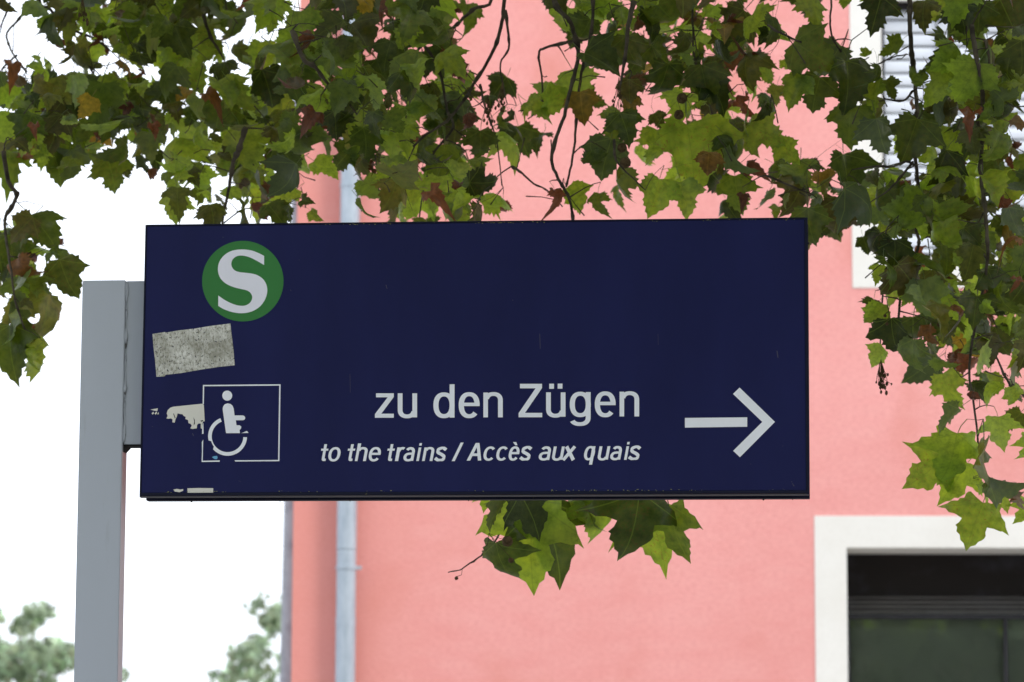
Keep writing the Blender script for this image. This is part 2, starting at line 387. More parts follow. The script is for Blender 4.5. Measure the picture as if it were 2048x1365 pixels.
# front panel: flat sheet with a thin raised rim right and below
sobj('front_panel', B(-hw+.004, hw-.0075, 0, .02, -hh+.0105, hh-.0035), M_blue, bevel=.001)
fr = bmesh.new()
box(fr, -hw, -hw+.0038, -.0015, .0225, -hh, hh); box(fr, hw-.0072, hw, -.0015, .0225, -hh, hh)
box(fr, -hw+.0039, hw-.0073, -.0015, .0225, hh-.0032, hh+.0005); box(fr, -hw+.0039, hw-.0073, -.002, .0225, -hh+.003, -hh+.0102)
sobj('front_rim', fr, M_frame)
sobj('rim_lip', B(-hw+.001, hw-.001, -.004, .018, -hh-.0012, -hh+.0008), M_alu)
sobj('panel_core', B(-hw+.012, hw-.012, .0227, .085, -hh+.032, hh-.004), M_under)
sobj('rear_panel', B(-hw, hw+.0005, .0852, .108, -hh-.0008, hh-.001), M_frame, bevel=.001)
sobj('rear_lip', B(-hw+.002, hw, .1082, .112, -hh-.0012, -hh+.004), M_alu)
# screws / droplets along the lower edge
rng = random.Random(5)
for px, py in ((383, 1003), (937, 1001), (1527, 998), (1585, 1000), (700, 1003), (560, 1004)):
    b = bmesh.new(); x, z = sp(px, py, .1); bmesh.ops.create_icosphere(b, subdivisions=2, radius=.0028 if px in (383, 1527) else .0017, matrix=Matrix.Translation((x, .1, -hh-.002)))
    sobj('bolt_head', b, M_gap, True)
b = bmesh.new(); x, z = sp(1618, 487, .02); bmesh.ops.create_icosphere(b, subdivisions=2, radius=.0035, matrix=Matrix.Translation((hw+.0015, .02, z))); sobj('bolt_head', b, M_gap, True)
# lichen and dirt along top and bottom edges
M_lichen = mat('lichen', (.22, .23, .09), .9); lb = bmesh.new()
for k in range(260):
    t = rng.random(); top = rng.random() < .45; x = -hw+.02+(SW-.04)*(.25+.75*t if top else t)
    clump = noise.noise(Vector((x*5, 3 if top else 9, 0)))
    if clump < -.02: continue
    z = (hh-.003-rng.random()*.003) if top else (-hh+.0108+rng.random()*.004)
    r = rng.uniform(.0004, .0013); c = Vector((x, -.0016 if top else -.0005, z))
    bmesh.ops.create_icosphere(lb, subdivisions=1, radius=r, matrix=Matrix.Translation(c) @ Matrix.Diagonal((1.8, .6, .8, 1)))
lo = sobj('lichen', lb, M_lichen); lo['kind'] = 'stuff'

LAYER = [0]
def plate(poly_px, m, name, dep=-.0006, label=None, polys=None):
    """thin vinyl: polygons given in photo pixels, each lifted a hair above the one before"""
    bm = bmesh.new(); ps = polys or [poly_px]
    for i, poly in enumerate(ps):
        y = dep - .00012*i
        f = [bm.verts.new((sp(px, py)[0], y, sp(px, py)[1])) for px, py in poly]
        b_ = [bm.verts.new((v.co.x, -.00005, v.co.z)) for v in f]
        for tri in tessellate_polygon([[Vector((px, py, 0)) for px, py in poly]]):
            try: bm.faces.new([f[q] for q in tri])
            except ValueError: pass
        for a in range(len(f)):
            bm.faces.new((f[a], f[(a+1) % len(f)], b_[(a+1) % len(f)], b_[a]))
    return sobj(name, bm, m, label=label)
def circ(cx, cy, rx, ry=None, n=72): ry = ry or rx; return [(cx+rx*math.cos(2*math.pi*k/n), cy+ry*math.sin(2*math.pi*k/n)) for k in range(n)]
def smooth_poly(p, corners=(), it=2):
    for _ in range(it):
        q = []; nc = set(); n = len(p)
        for i in range(n):
            a, b, c = p[i-1], p[i], p[(i+1) % n]
            if i in corners: nc.add(len(q)); q.append(b)
            else:
                q.append(((a[0]+3*b[0])/4, (a[1]+3*b[1])/4)); q.append(((3*b[0]+c[0])/4, (3*b[1]+c[1])/4))
        p, corners = q, nc
    return p
# roundel with the S
plate(circ(485.7, 562.8, 81.4, 80.6, 96), M_green, 'green_roundel')
Sp = [(1012,357),(930,315),(840,281),(740,268),(640,272),(560,290),(480,335),(420,400),(388,470),(379,540),(390,610),(422,675),(475,727),(550,768),(630,794),(700,810),(770,824),(818,850),(846,890),(852,932),(836,980),(802,1015),(750,1038),(690,1040),(620,1027),(540,995),(460,952),(388,898),(386,1040),(450,1080),(540,1116),(640,1138),(720,1141),(800,1131),(880,1102),(960,1048),(1022,965),(1052,880),(1057,810),(1042,740),(1005,680),(950,635),(890,608),(820,595),(740,587),(670,579),(615,561),(579,525),(561,475),(571,425),(600,383),(645,358),(700,351),(760,359),(830,381),(910,422),(1012,482)]
Sp = smooth_poly(Sp, {0, 27, 28, 56}, 2)
plate([(380+x/6.824, 460+y/6.824) for x, y in Sp], M_white2, 'roundel_letter', -.0012)

# --- letter shapes in crop units; px = ox + x/5.389 -----------------------------------------
class G:
    def __init__(s, ox, oy, sc, skew=0, base=0, drift=0): s.ox, s.oy, s.sc, s.k, s.b, s.dr = ox, oy, sc, skew, base, drift; s.p = []
    def P(s, x, y): return (s.ox+(x+s.k*(s.b-y))/s.sc, s.oy+(y+s.dr*x)/s.sc)
    def poly(s, pts): s.p.append([s.P(x, y) for x, y in pts]); return s
    def rect(s, x0, x1, y0, y1): return s.poly([(x0,y0),(x1,y0),(x1,y1),(x0,y1)])
    def ring(s, x0, x1, y0, y1, wx, wy, a0=0, a1=360, n=2.35, seg=40, cut0=None):
        cx, cy, rx, ry = (x0+x1)/2, (y0+y1)/2, (x1-x0)/2, (y1-y0)/2
        def se(a, rx, ry):
            c, s_ = math.cos(R(a)), math.sin(R(a)); return (cx+math.copysign(abs(c)**(2/n), c)*rx, cy-math.copysign(abs(s_)**(2/n), s_)*ry)
        O = [se(a0+(a1-a0)*k/seg, rx, ry) for k in range(seg+1)]; I = [se(a0+(a1-a0)*k/seg, rx-wx, ry-wy) for k in range(seg+1)]
        if a1-a0 >= 359:        # two halves so that each is a simple polygon
            h = seg//2
            s.poly(O[:h+1]+I[:h+1][::-1]); s.poly(O[h:]+I[h:][::-1])
        else: s.poly(O+I[::-1])
        return s
    def stroke(s, pts, w, w2=None):
        # smoothed centre line given a constant width
        pp = []
        n = len(pts)
        for i in range(n-1):
            p0, p1, p2, p3 = pts[max(0,i-1)], pts[i], pts[i+1], pts[min(n-1,i+2)]
            for k in range(6):
                t = k/6; pp.append(tuple(.5*((2*p1[j])+(-p0[j]+p2[j])*t+(2*p0[j]-5*p1[j]+4*p2[j]-p3[j])*t*t+(-p0[j]+3*p1[j]-3*p2[j]+p3[j])*t**3) for j in (0,1)))
        pp.append(pts[-1]); A, B_ = [], []
        for i, p in enumerate(pp):
            a, b = pp[max(0,i-1)], pp[min(len(pp)-1,i+1)]; dx, dy = b[0]-a[0], b[1]-a[1]; L = math.hypot(dx, dy) or 1
            ww = w if w2 is None else w*abs(dy/L)+w2*abs(dx/L)
            A.append((p[0]-dy/L*ww/2, p[1]+dx/L*ww/2)); B_.append((p[0]+dy/L*ww/2, p[1]-dx/L*ww/2))
        return s.poly(A+B_[::-1])
    def done(s): plate(None, M_white, 'letter', polys=s.p)
VX, VY = 51, 41
def gA(): return G(620, 740, 5.389)
def gB(): return G(920, 740, 5.389)
def L_e(g, x0, x1, y0, y1, b0, b1, vx, vy, end=318, r=57):
    g.ring(x0, x1, y0, y1, vx, vy, -2, end, 2.3, 44); g.rect(x0+vx*.6, x1-2, b0, b1); return g
def L_n(g, xa, xb, y0, y1, vx, vy):      # stem left edge xa, right stem right edge xb
    g.rect(xa, xa+vx-2, y0+5, y1); ry = (xb-xa-8)*.45
    g.ring(xa+8, xb, y0, y0+2*ry, vx, vy, 0, 168, 2.3, 26); g.rect(xb-vx, xb, y0+ry-1, y1); return g
def L_u(g, xa, xb, y0, y1, vx, vy):
    ry = (xb-xa-8)*.45
    g.rect(xb-vx, xb, y0, y1-4); g.ring(xa, xb-8, y1-2*ry+6, y1+6, vx, vy, 180, 348, 2.3, 26); g.rect(xa, xa+vx, y0, y1-ry+7); return g
gA().poly([(712,254),(903,254),(903,294),(768,474),(903,474),(903,517),(700,517),(700,478),(838,297),(712,297)]).done()
L_u(gA(), 946, 1154, 254, 517, VX, VY).done()
g = gA(); g.ring(1330, 1559, 244, 522, 55, 44, 0, 360, 2.3, 48); g.rect(1505, 1558, 157, 516); g.done()
L_e(gA(), 1603, 1829, 242, 522, 355, 392, 56, 43).done()
L_n(gB(), 252, 461, 241, 513, VX, VY).done()
gB().poly([(647,152),(884,152),(884,197),(700,465),(886,465),(886,512),(632,512),(632,468),(815,200),(647,200)]).done()
g = L_u(gB(), 928, 1137, 244, 510, VX, VY); g.rect(962, 1013, 151, 205); g.rect(1053, 1104, 150, 204); g.done()
g = gB(); g.ring(1183, 1410, 237, 511, 55, 43, 0, 360, 2.3, 48); g.rect(1355, 1408, 241, 515)
g.ring(1176, 1408, 422, 606, 53, 40, 208, 360, 2.3, 26); g.done()
L_e(gB(), 1453, 1678, 233, 512, 345, 382, 56, 43).done()
L_n(gB(), 1720, 1931, 232, 503, VX, VY).done()
# italic line
KS = .185; w1, w2 = 31, 24
def iA(): return G(620, 740, 5.389, KS, 985, -.001)
def iB(): return G(920, 740, 5.389, KS, 977, -.0045)
def t_(g, x, b):      # x: left of stem, b: baseline
    g.rect(x, x+w1-2, b-182, b-30); g.rect(x-24, x+w1+22, b-134, b-112)
    g.stroke([(x+w1/2-1, b-42), (x+w1/2+2, b-22), (x+w1/2+14, b-14), (x+w1+14, b-14)], w1-4, 24)
def i_(g, x, b): g.rect(x, x+w1-3, b-146, b); g.rect(x+1, x+w1-4, b-193, b-166)
def s_(g, x0, x1, b):
    cx = (x0+x1)/2; h = 150
    g.stroke([(x1-6, b-h*.80), (cx+18, b-h*.93), (cx-4, b-h*.925), (x0+24, b-h*.84), (x0+17, b-h*.70), (x0+32, b-h*.58), (cx+4, b-h*.49), (x1-24, b-h*.37), (x1-14, b-h*.25), (x1-26, b-h*.10), (cx-2, b-11), (cx-22, b-12), (x0+2, b-h*.21)], w1-6, w2)
def a_(g, x0, x1, b):
    g.rect(x1-w1, x1, b-100, b-2)
    g.ring(x0+8, x1, b-150, b-38, w1, 27, 0, 150, 2.3, 20)
    g.ring(x0, x1, b-90, b+4, w1, 24, 75, 330, 2.2, 26); g.rect(x0+(x1-x0)/2-4, x1-w1+2, b-91, b-67)
def e_(g, x0, x1, b): L_e(g, x0, x1, b-151, b+4, b-90, b-66, w1, w2, 322)
def c_(g, x0, x1, b): g.ring(x0, x1+19, b-151, b+4, w1, w2, 42, 318, 2.2, 30)
def n_(g, x0, x1, b): L_n(g, x0, x1, b-151, b, w1, w2)
def uu(g, x0, x1, b): L_u(g, x0, x1, b-147, b, w1, w2)
b = 985
for f, a in ((t_, (122,)), (lambda g, b: g.ring(186, 314, b-151, b+4, w1, w2, 0, 360, 2.2, 40), ()), (t_, (410,)),
             (lambda g, b: (L_n(g, 483, 602, b-151, b, w1, w2), g.rect(483, 517, b-190, b-140)), ()), (e_, (622, 748)),
             (t_, (837,)), (lambda g, b: (g.rect(915, 950, b-147, b), g.ring(922, 1026, b-151, b-20, w1, w2+2, 62, 160, 2.2, 14)), ()),
             (a_, (1000, 1112)), (i_, (1145,)), (n_, (1207, 1320)), (s_, (1340, 1452))):
    g = iA(); f(g, *a, b); g.done()
g = G(620, 740, 5.389); g.poly([(1527,985),(1560,985),(1656,785),(1624,785)]).done()
g = G(920, 740, 5.389); g.poly([(72,978),(108,978),(150,890),(190,890),(194,978),(230,977),(209,788),(170,788)]) ; g.p.clear()
g.poly([(72,979),(109,979),(205,789),(170,789)]); g.poly([(193,979),(229,978),(210,789),(178,789)]); g.poly([(128,902),(212,902),(214,930),(116,930)]); g.done()
b = 979
for f, a in ((c_, (242, 350)), (c_, (380, 487)), (lambda g, b: (e_(g, 514, 626, b), g.poly([(535,b-197),(570,b-197),(590,b-162),(566,b-162)])), ()), (s_, (642, 752)),
             (a_, (842, 962)), (uu, (985, 1103)), (lambda g, b: (g.stroke([(1112, b), (1212, b-147)], 36), g.stroke([(1122, b-147), (1222, b)], 36)), ()),
             (lambda g, b: (g.ring(1326, 1440, b-151, b+4, w1, w2, 0, 360, 2.2, 40), g.rect(1400, 1434, b-148, b+50)), ()), (uu, (1478, 1594)),
             (a_, (1612, 1727)), (i_, (1768,)), (s_, (1814, 1926))):
    g = iB(); f(g, *a, b); g.done()
# arrow
ar = lambda pts: [(1300+x/4.876, 740+y/4.876) for x, y in pts]
plate(ar([(341,470),(948,464),(948,556),(341,564)]), M_white, 'arrow_shaft')
plate(ar([(874,174),(1218,509),(877,853),(811,791),(1095,509),(810,236)]), M_white, 'arrow_head')
# wheelchair pictogram in a thin square
wq = lambda pts: [(140+x/4.267, 740+y/4.267) for x, y in pts]
o = plate(None, M_white, 'pictogram_frame', polys=[wq(p) for p in (
    [(1135,130),(1797,124),(1797,135),(1135,141)], [(1786,134),(1797,134),(1787,779),(1776,779)],
    [(1404,773),(1785,770),(1787,780),(1412,783)], [(1124,777),(1278,774),(1278,785),(1124,787)],
    [(1135,140),(1145,140),(1142,292),(1133,292)], [(1131,470),(1138,455),(1140,545),(1127,548)], [(1126,618),(1137,598),(1134,700),(1133,776),(1124,776),(1127,700)])])
tor = [(1303,335),(1308,312),(1322,294),(1345,287),(1370,292),(1388,308),(1396,330),(1405,390),(1476,390),(1490,397),(1496,411),(1490,425),(1476,431),(1415,431),(1421,474),(1448,474),(1462,486),(1460,500),(1447,516),(1450,541),(1332,541)]
wheel = []; cxw, cyw = 1345, 568
arc = [R(a) for a in range(112, 362, 5)]
wo = [(cxw+166*math.cos(a), cyw-166*math.sin(a)) for a in arc]; wi = [(cxw+135*math.cos(a), cyw-135*math.sin(a)) for a in arc]
for i, a in enumerate(arc):
    if 193 < math.degrees(a) < 218: wo[i] = (cxw+146*math.cos(a), cyw-146*math.sin(a))
plate(None, M_white, 'pictogram', label='white wheelchair user pictogram, scratched', polys=[wq(circ(1342, 221, 42, 43, 40)), wq(tor), wq(wo+wi[::-1]), wq([(1465,541),(1510,522),(1524,539)])])
plate(wq([(1212,745),(1232,737),(1255,735),(1261,752),(1250,765),(1232,762)]), M_blueprint, 'sticker_scrap', label='small torn light blue scrap')
# torn remains of stickers
plate(None, M_torn, 'torn_sticker', -.0010, 'torn remains of a white paper sticker', [wq(p) for p in (
    [(826,372),(835,345),(856,325),(880,316),(1050,298),(1134,290),(1142,300),(1150,440),(1136,442),(1128,470),(1126,505),(1116,500),(1117,460),(1098,458),(1085,470),(1082,500),(1045,505),(1027,500),(1040,478),(1030,462),(1012,456),(1008,430),(985,420),(988,402),(972,395),(960,380),(940,378),(918,372),(912,400),(902,418),(893,452),(873,448),(876,425),(862,415),(838,418),(823,415),(834,395)],)])
plate(None, M_torn, 'torn_sticker', -.0009, 'small scraps of torn white paper at the left edge', [wq(p) for p in (
    [(688,340),(750,329),(746,352),(722,350)], [(697,372),(712,358),(718,372),(704,383)], [(722,375),(738,355),(744,368),(732,384)], [(744,380),(756,362),(758,380)])])
for p in ([(885,370),(901,410),(895,415),(882,378)], [(1054,405),(1066,430),(1066,462),(1056,475),(1060,440)], [(1112,435),(1136,430),(1137,440),(1122,444)]):
    plate(wq(p), M_gap, 'tear_mark', -.0014)
plate(wq([(1002,1012),(1110,1009),(1222,1011),(1222,1052),(1004,1053)]), M_torn, 'paper_strip', label='narrow pale paper strip near lower edge')
plate(wq([(882,1022),(915,1016),(940,1022),(967,1018),(966,1032),(935,1046),(915,1042),(895,1040)]), M_torn, 'sticker_scrap')
stk = [(305,668.5),(330,664.5),(331,666),(356,661.5),(386,658),(386,663),(388,658),(420,652.5),(461,647.5),(462,660),(467,700),(469.5,731),(440,734),(400,740),(360,747),(331,750),(330,753),(313,754),(310,720),(307,695)]
plate(stk, M_sticker, 'paper_sticker', label='weathered grey paper sticker stuck at an angle')
# faint scratches
for (x0, y0, x1, y1, w) in ((1079.5,668,1080.5,698,1.0), (700,748,700.6,785,.6), (772,570,774,578,1.3), (1554,702,1556,716,1.6), (1583,963,1584,965,1.4), (1585,967,1586,970,1.2), (1587,970,1588,973,1.6), (477,962,482,964,1.5), (445.5,474,446.5,476,1.4), (581,580,582,582,1.4), (304,853,306,854,1.5), (1316,668,1316.6,690,.5), (385,867,387,872,1.2), (1501,928,1502,929,1.3), (1565,892,1566,893,1.3), (598,520,599,521,1.2), (1025,600,1026,602,1.2)):
    plate([(x0-w/2,y0),(x0+w/2,y0),(x1+w/2,y1),(x1-w/2,y1)], M_alu if w < 2 else M_white, 'scratch', -.0002)

# post and bracket (upright, same yaw as the panel)
PM = Matrix.Rotation(R(-5.46), 4, 'Z'); PM.translation = Vector((SO.x, SO.y, 0)); PI_ = PM.inverted()
def pp_(px, py, dep):
    o = PI_ @ CAM; dd = PI_.to_3x3() @ ray(px, py); t = (dep-o.y)/dd.y; p = o+dd*t; return p.x, p.z
def pobj(name, bm, m, bevel=0, smooth=False, label=None):
    o = obj(name, bm, m, sign, smooth, bevel); o.matrix_parent_inverse = Matrix.Translation(-sign.location); o.matrix_basis = PM
    if label: o['label'] = label
    return o
xa, zt = pp_(165, 561.5, .02); xb = pp_(251, 561.5, .02)[0]
pobj('post', B(xa, xb, .02, .082, 0, zt), M_post, .002)
x2 = -hw+.03; zb0 = pp_(260, 562.5, .03)[1]; zb1 = pp_(270, 889, .03)[1]
pobj('bracket', B(xb+.0005, x2, .03, .075, zb1, zb0), M_post, .0015)
pobj('base_plate', B(xa-.06, xb+.06, -.03, .13, .001, .014), M_post)
wb = bmesh.new(); rng = random.Random(9); zz = zb0-.006
segs = [(565, 610, 1.0), (610, 655, .35), (655, 705, 1.0), (705, 760, .3), (760, 800, 1.0), (800, 850, .3), (850, 892, 1.1)]
pts, rad = [], []
for y0, y1, k in segs:
    n = 7
    for j in range(n):
        py = y0+(y1-y0)*j/n; z = pp_(253, py, .03)[1]
        pts.append(Vector((xb+.0025+rng.uniform(-.0007,.0007), .028, z))); rad.append((.0016+.0040*k*math.sin(math.pi*(j+.5)/n))*rng.uniform(.7, 1.15))
tube(wb, pts, rad, 8); pobj('weld_bead', wb, M_weld, 0, True)
ub = bmesh.new(); box(ub, xb+.0005, x2, .034, .074, zb1-.0055, zb1-.0002); pobj('bracket_underside', ub, M_gap)  # near-black strip along the underside of the bracket
fil = bmesh.new(); v = [fil.verts.new((xb+.0003, y, zb1-.006+dz)) for y in (.034, .074) for dz in (0, -.013)] + [fil.verts.new((xb+.012, y, zb1-.006)) for y in (.034, .074)]
for f in ((0,1,4),(2,5,3),(0,4,5,2),(1,3,5,4),(0,2,3,1)): fil.faces.new([v[i] for i in f])
pobj('weld_fillet', fil, M_gap)

# ------------------------------------------------------------------ leaves
HALF_D = [(.0,.0),(.09,.035),(.19,.05),(.30,.115),(.32,.05),(.43,.06),(.41,-.03),(.54,-.07),(.475,-.145),(.61,-.19),(.565,-.265),(.76,-.40),(.585,-.375),(.55,-.455),(.41,-.425),(.26,-.47),(.285,-.56),(.365,-.64),(.265,-.67),(.315,-.775),(.19,-.78),(.175,-.88),(.085,-.90),(.0,-1.04)]
HALF_P = [(.0,.0),(.08,.03),(.17,.055),(.30,.10),(.42,.12),(.38,.03),(.36,-.05),(.42,-.10),(.51,-.15),(.60,-.22),(.70,-.32),(.80,-.47),(.66,-.43),(.54,-.405),(.42,-.40),(.29,-.43),(.31,-.52),(.33,-.60),(.36,-.66),(.27,-.70),(.22,-.79),(.15,-.88),(.08,-.97),(.0,-1.12)]
HALF_S = [(.0,.0),(.09,.03),(.19,.04),(.29,.07),(.33,.035),(.41,.03),(.43,-.04),(.50,-.07),(.50,-.145),(.58,-.19),(.57,-.265),(.67,-.38),(.575,-.40),(.53,-.47),(.45,-.465),(.37,-.50),(.36,-.575),(.37,-.65),(.295,-.68),(.29,-.77),(.20,-.79),(.165,-.88),(.085,-.91),(.0,-1.02)]
def leaf_geo(seed, curl=.25, fold=.2, wave=.05, wide=1.0, detail=True, pointed=False):
    """outline of a plane leaf with interior points, bent in 3D; returns verts, tris, uvs (front = upper side)"""
    r = random.Random(seed)
    q_ = r.uniform(0, 1); HALF = [(a[0]*q_+b[0]*(1-q_), a[1]*q_+b[1]*(1-q_)) for a, b in zip(HALF_D, HALF_S)]
    if pointed: HALF = [(a[0]*.55+b[0]*.45, a[1]*.55+b[1]*.45) for a, b in zip(HALF_P, HALF_D)]
    hp = HALF if detail else [HALF[i] for i in (0, 3, 5, 11, 13, 15, 19, 23)]
    lobe = r.uniform(.82, 1.12); def_ = r.uniform(-.04, .04)
    right = [(x*wide*lobe*(1+r.uniform(-.06, .06))+(r.uniform(-.012, .012) if x else 0), y+r.uniform(-.014, .014)) for x, y in hp]
    lobe = r.uniform(.82, 1.12)
    left = [(-x*wide*lobe*(1+r.uniform(-.06, .06)), y+r.uniform(-.014, .014)) for x, y in hp]
    out = right + left[1:-1][::-1]
    n = len(out)
    inner = [(0,-.2),(0,-.42),(0,-.62),(0,-.8),(.2,-.12),(-.2,-.12),(.38,-.22),(-.38,-.22),(.17,-.36),(-.17,-.36),(.15,-.6),(-.15,-.6),(.30,-.02),(-.30,-.02)] if detail else [(0,-.4),(.22,-.2),(-.22,-.2)]
    vs, _, fs, _, _, _ = delaunay_2d_cdt([Vector(p) for p in out+inner], [], [list(range(n))], 1, 1e-5)
    V = []; U = []
    tw = r.uniform(-.25, .25); k1 = curl*r.uniform(.6, 1.4); ph = r.uniform(0, 6)
    for v in vs:
        x, y = v.x, v.y
        rad = math.hypot(x, y+.35)
        z = fold*abs(x)*.9 - k1*max(0, rad-.12)**2*1.5 + wave*math.sin(9*x+ph)*math.cos(7*y+ph*1.7)*min(1, rad*2.5) + tw*x*y
        # the tip droops over
        if y < -.45: z -= k1*.9*(-.45-y)**1.5
        V.append((x*(1-.25*abs(fold)), y*(1-.12*k1), z)); U.append((x, y))
    F = []
    for f in fs:
        a, b, c = (Vector(V[i]) for i in f[:3])
        g_ = f if ((b.x-a.x)*(c.y-a.y)-(b.y-a.y)*(c.x-a.x)) > 0 else f[::-1]
        F.append(tuple(g_))
    # stalk: a thin triangular tube from the base, curving back
    if detail:
        L = r.uniform(.30, .45); bx = r.uniform(-.10, .10); bz = r.uniform(-.05, .22)
        prev = None
        for t in (0, .5, 1):
            c = (bx*t*t, L*t, bz*t*t); b0 = len(V); w = .0085+.004*t
            for q in range(3):
                V.append((c[0]+w*math.cos(2.1*q), c[1], c[2]+w*math.sin(2.1*q))); U.append((.0, .30))
            if prev is not None:
                for q in range(3): F.append((prev+q, prev+(q+1) % 3, b0+(q+1) % 3, b0+q))
            prev = b0
        end = Vector((bx, L, bz))
    else: end = Vector((0, 0, 0))
    return V, F, U, end
def leaf_mesh(name, geo, material):
    V, F, U, _ = geo; me = bpy.data.meshes.new(name); me.from_pydata(V, [], F)
    uv = me.uv_layers.new(name='UVMap')
    for l in me.loops: uv.data[l.index].uv = U[l.vertex_index]
    me.materials.append(material)
    for p in me.polygons: p.use_smooth = True
    return me
def joined(name, items, mats, parent):
    """items: (geo, matrix, material index, tone) -> one mesh"""
    V, F, UV, MI, TN = [], [], [], [], []
    for (gv, gf, gu, _), Mx, mi, tone in items:
        b = len(V); V.extend((Mx @ Vector(v))[:] for v in gv); UV.extend(gu); TN.extend([tone]*len(gv))
        for f in gf: F.append(tuple(i+b for i in f)); MI.append(mi)
    me = bpy.data.meshes.new(name); me.from_pydata(V, [], F)
    uv = me.uv_layers.new(name='UVMap'); buf = []
    li = [0]*len(me.loops); me.loops.foreach_get('vertex_index', li)
    for i in li: buf.extend(UV[i])
    uv.data.foreach_set('uv', buf)
    at_ = me.attributes.new('tone', 'FLOAT', 'POINT'); at_.data.foreach_set('value', TN)
    for m in mats: me.materials.append(m)
    me.polygons.foreach_set('material_index', MI); me.polygons.foreach_set('use_smooth', [True]*len(F))
    o = bpy.data.objects.new(name, me); COL.objects.link(o); o.parent = parent; return o
GEOS = [leaf_geo(100+i, curl=[.2,.4,.6,.95][i % 4], fold=[.2,.45,-.15,.6,.35][i % 5], wave=[.04,.08][i % 2], wide=[1,.92,1.06][i % 3]) for i in range(14)]
POINTED = [leaf_geo(700+i, curl=[.25,.5,.4][i % 3], fold=[.2,.35,-.1][i % 3], wave=.04, pointed=True) for i in range(6)]
CURLED = [leaf_geo(300+i, curl=1.25, fold=.9, wave=.14, wide=.95) for i in range(5)]
LOW = [leaf_geo(500+i, curl=.5, fold=.2, wave=.05, detail=False) for i in range(6)]
MG = [leaf_mesh('leaf', g_, M_leaf) for g_ in GEOS]
MP = [leaf_mesh('leaf', g_, M_leaf) for g_ in POINTED]
MY = [leaf_mesh('leaf', g_, M_yellow) for g_ in GEOS[:4]]
MD = [leaf_mesh('leaf', g_, M_dead) for g_ in CURLED]
def leaf_matrix(base, down, yaw, pitch, size, flip=False):
    """down: world direction base->tip; yaw turns the blade about that axis away from facing -Y"""
    y_ = -down.normalized(); f = Vector((0, -1, 0)); f = (f - y_*f.dot(y_)).normalized()
    f = Matrix.Rotation(yaw, 3, y_) @ f
    z_ = f if not flip else -f
    x_ = y_.cross(z_).normalized(); Q = Matrix((x_, y_, z_)).transposed()
    Q = Q @ Matrix.Rotation(pitch, 3, 'X')
    return Matrix.Translation(base) @ Q.to_4x4() @ Matrix.Diagonal((size, size, size, 1))

# ------------------------------------------------------------------ the plane tree
tree = thing('plane_tree', 'plane tree whose leafy twigs hang behind and above the blue sign', 'tree', (4.9, 2.4, 0))
TL = tree.location.copy()
def tpart(name, bm, m, smooth=True):
    o = obj(name, bm, m, tree, smooth); o.location = -TL; return o
rng = random.Random(42)
def wob(a, b, n, amp, rr):
    out = []
    for k in range(n+1):
        t = k/n; p = a.lerp(b, t)
        if 0 < k < n: p = p+Vector((rr.uniform(-amp, amp), rr.uniform(-amp, amp), rr.uniform(-amp, amp)))
        out.append(p)
    return out
tb = bmesh.new(); tube(tb, [Vector((4.9, 2.4, 0)), Vector((4.92, 2.42, .4)), Vector((4.95, 2.35, 2)), Vector((4.85, 2.4, 3.6)), Vector((4.7, 2.5, 4.6))], [.36, .27, .23, .21, .19], 18)
tpart('trunk', tb, M_bark)
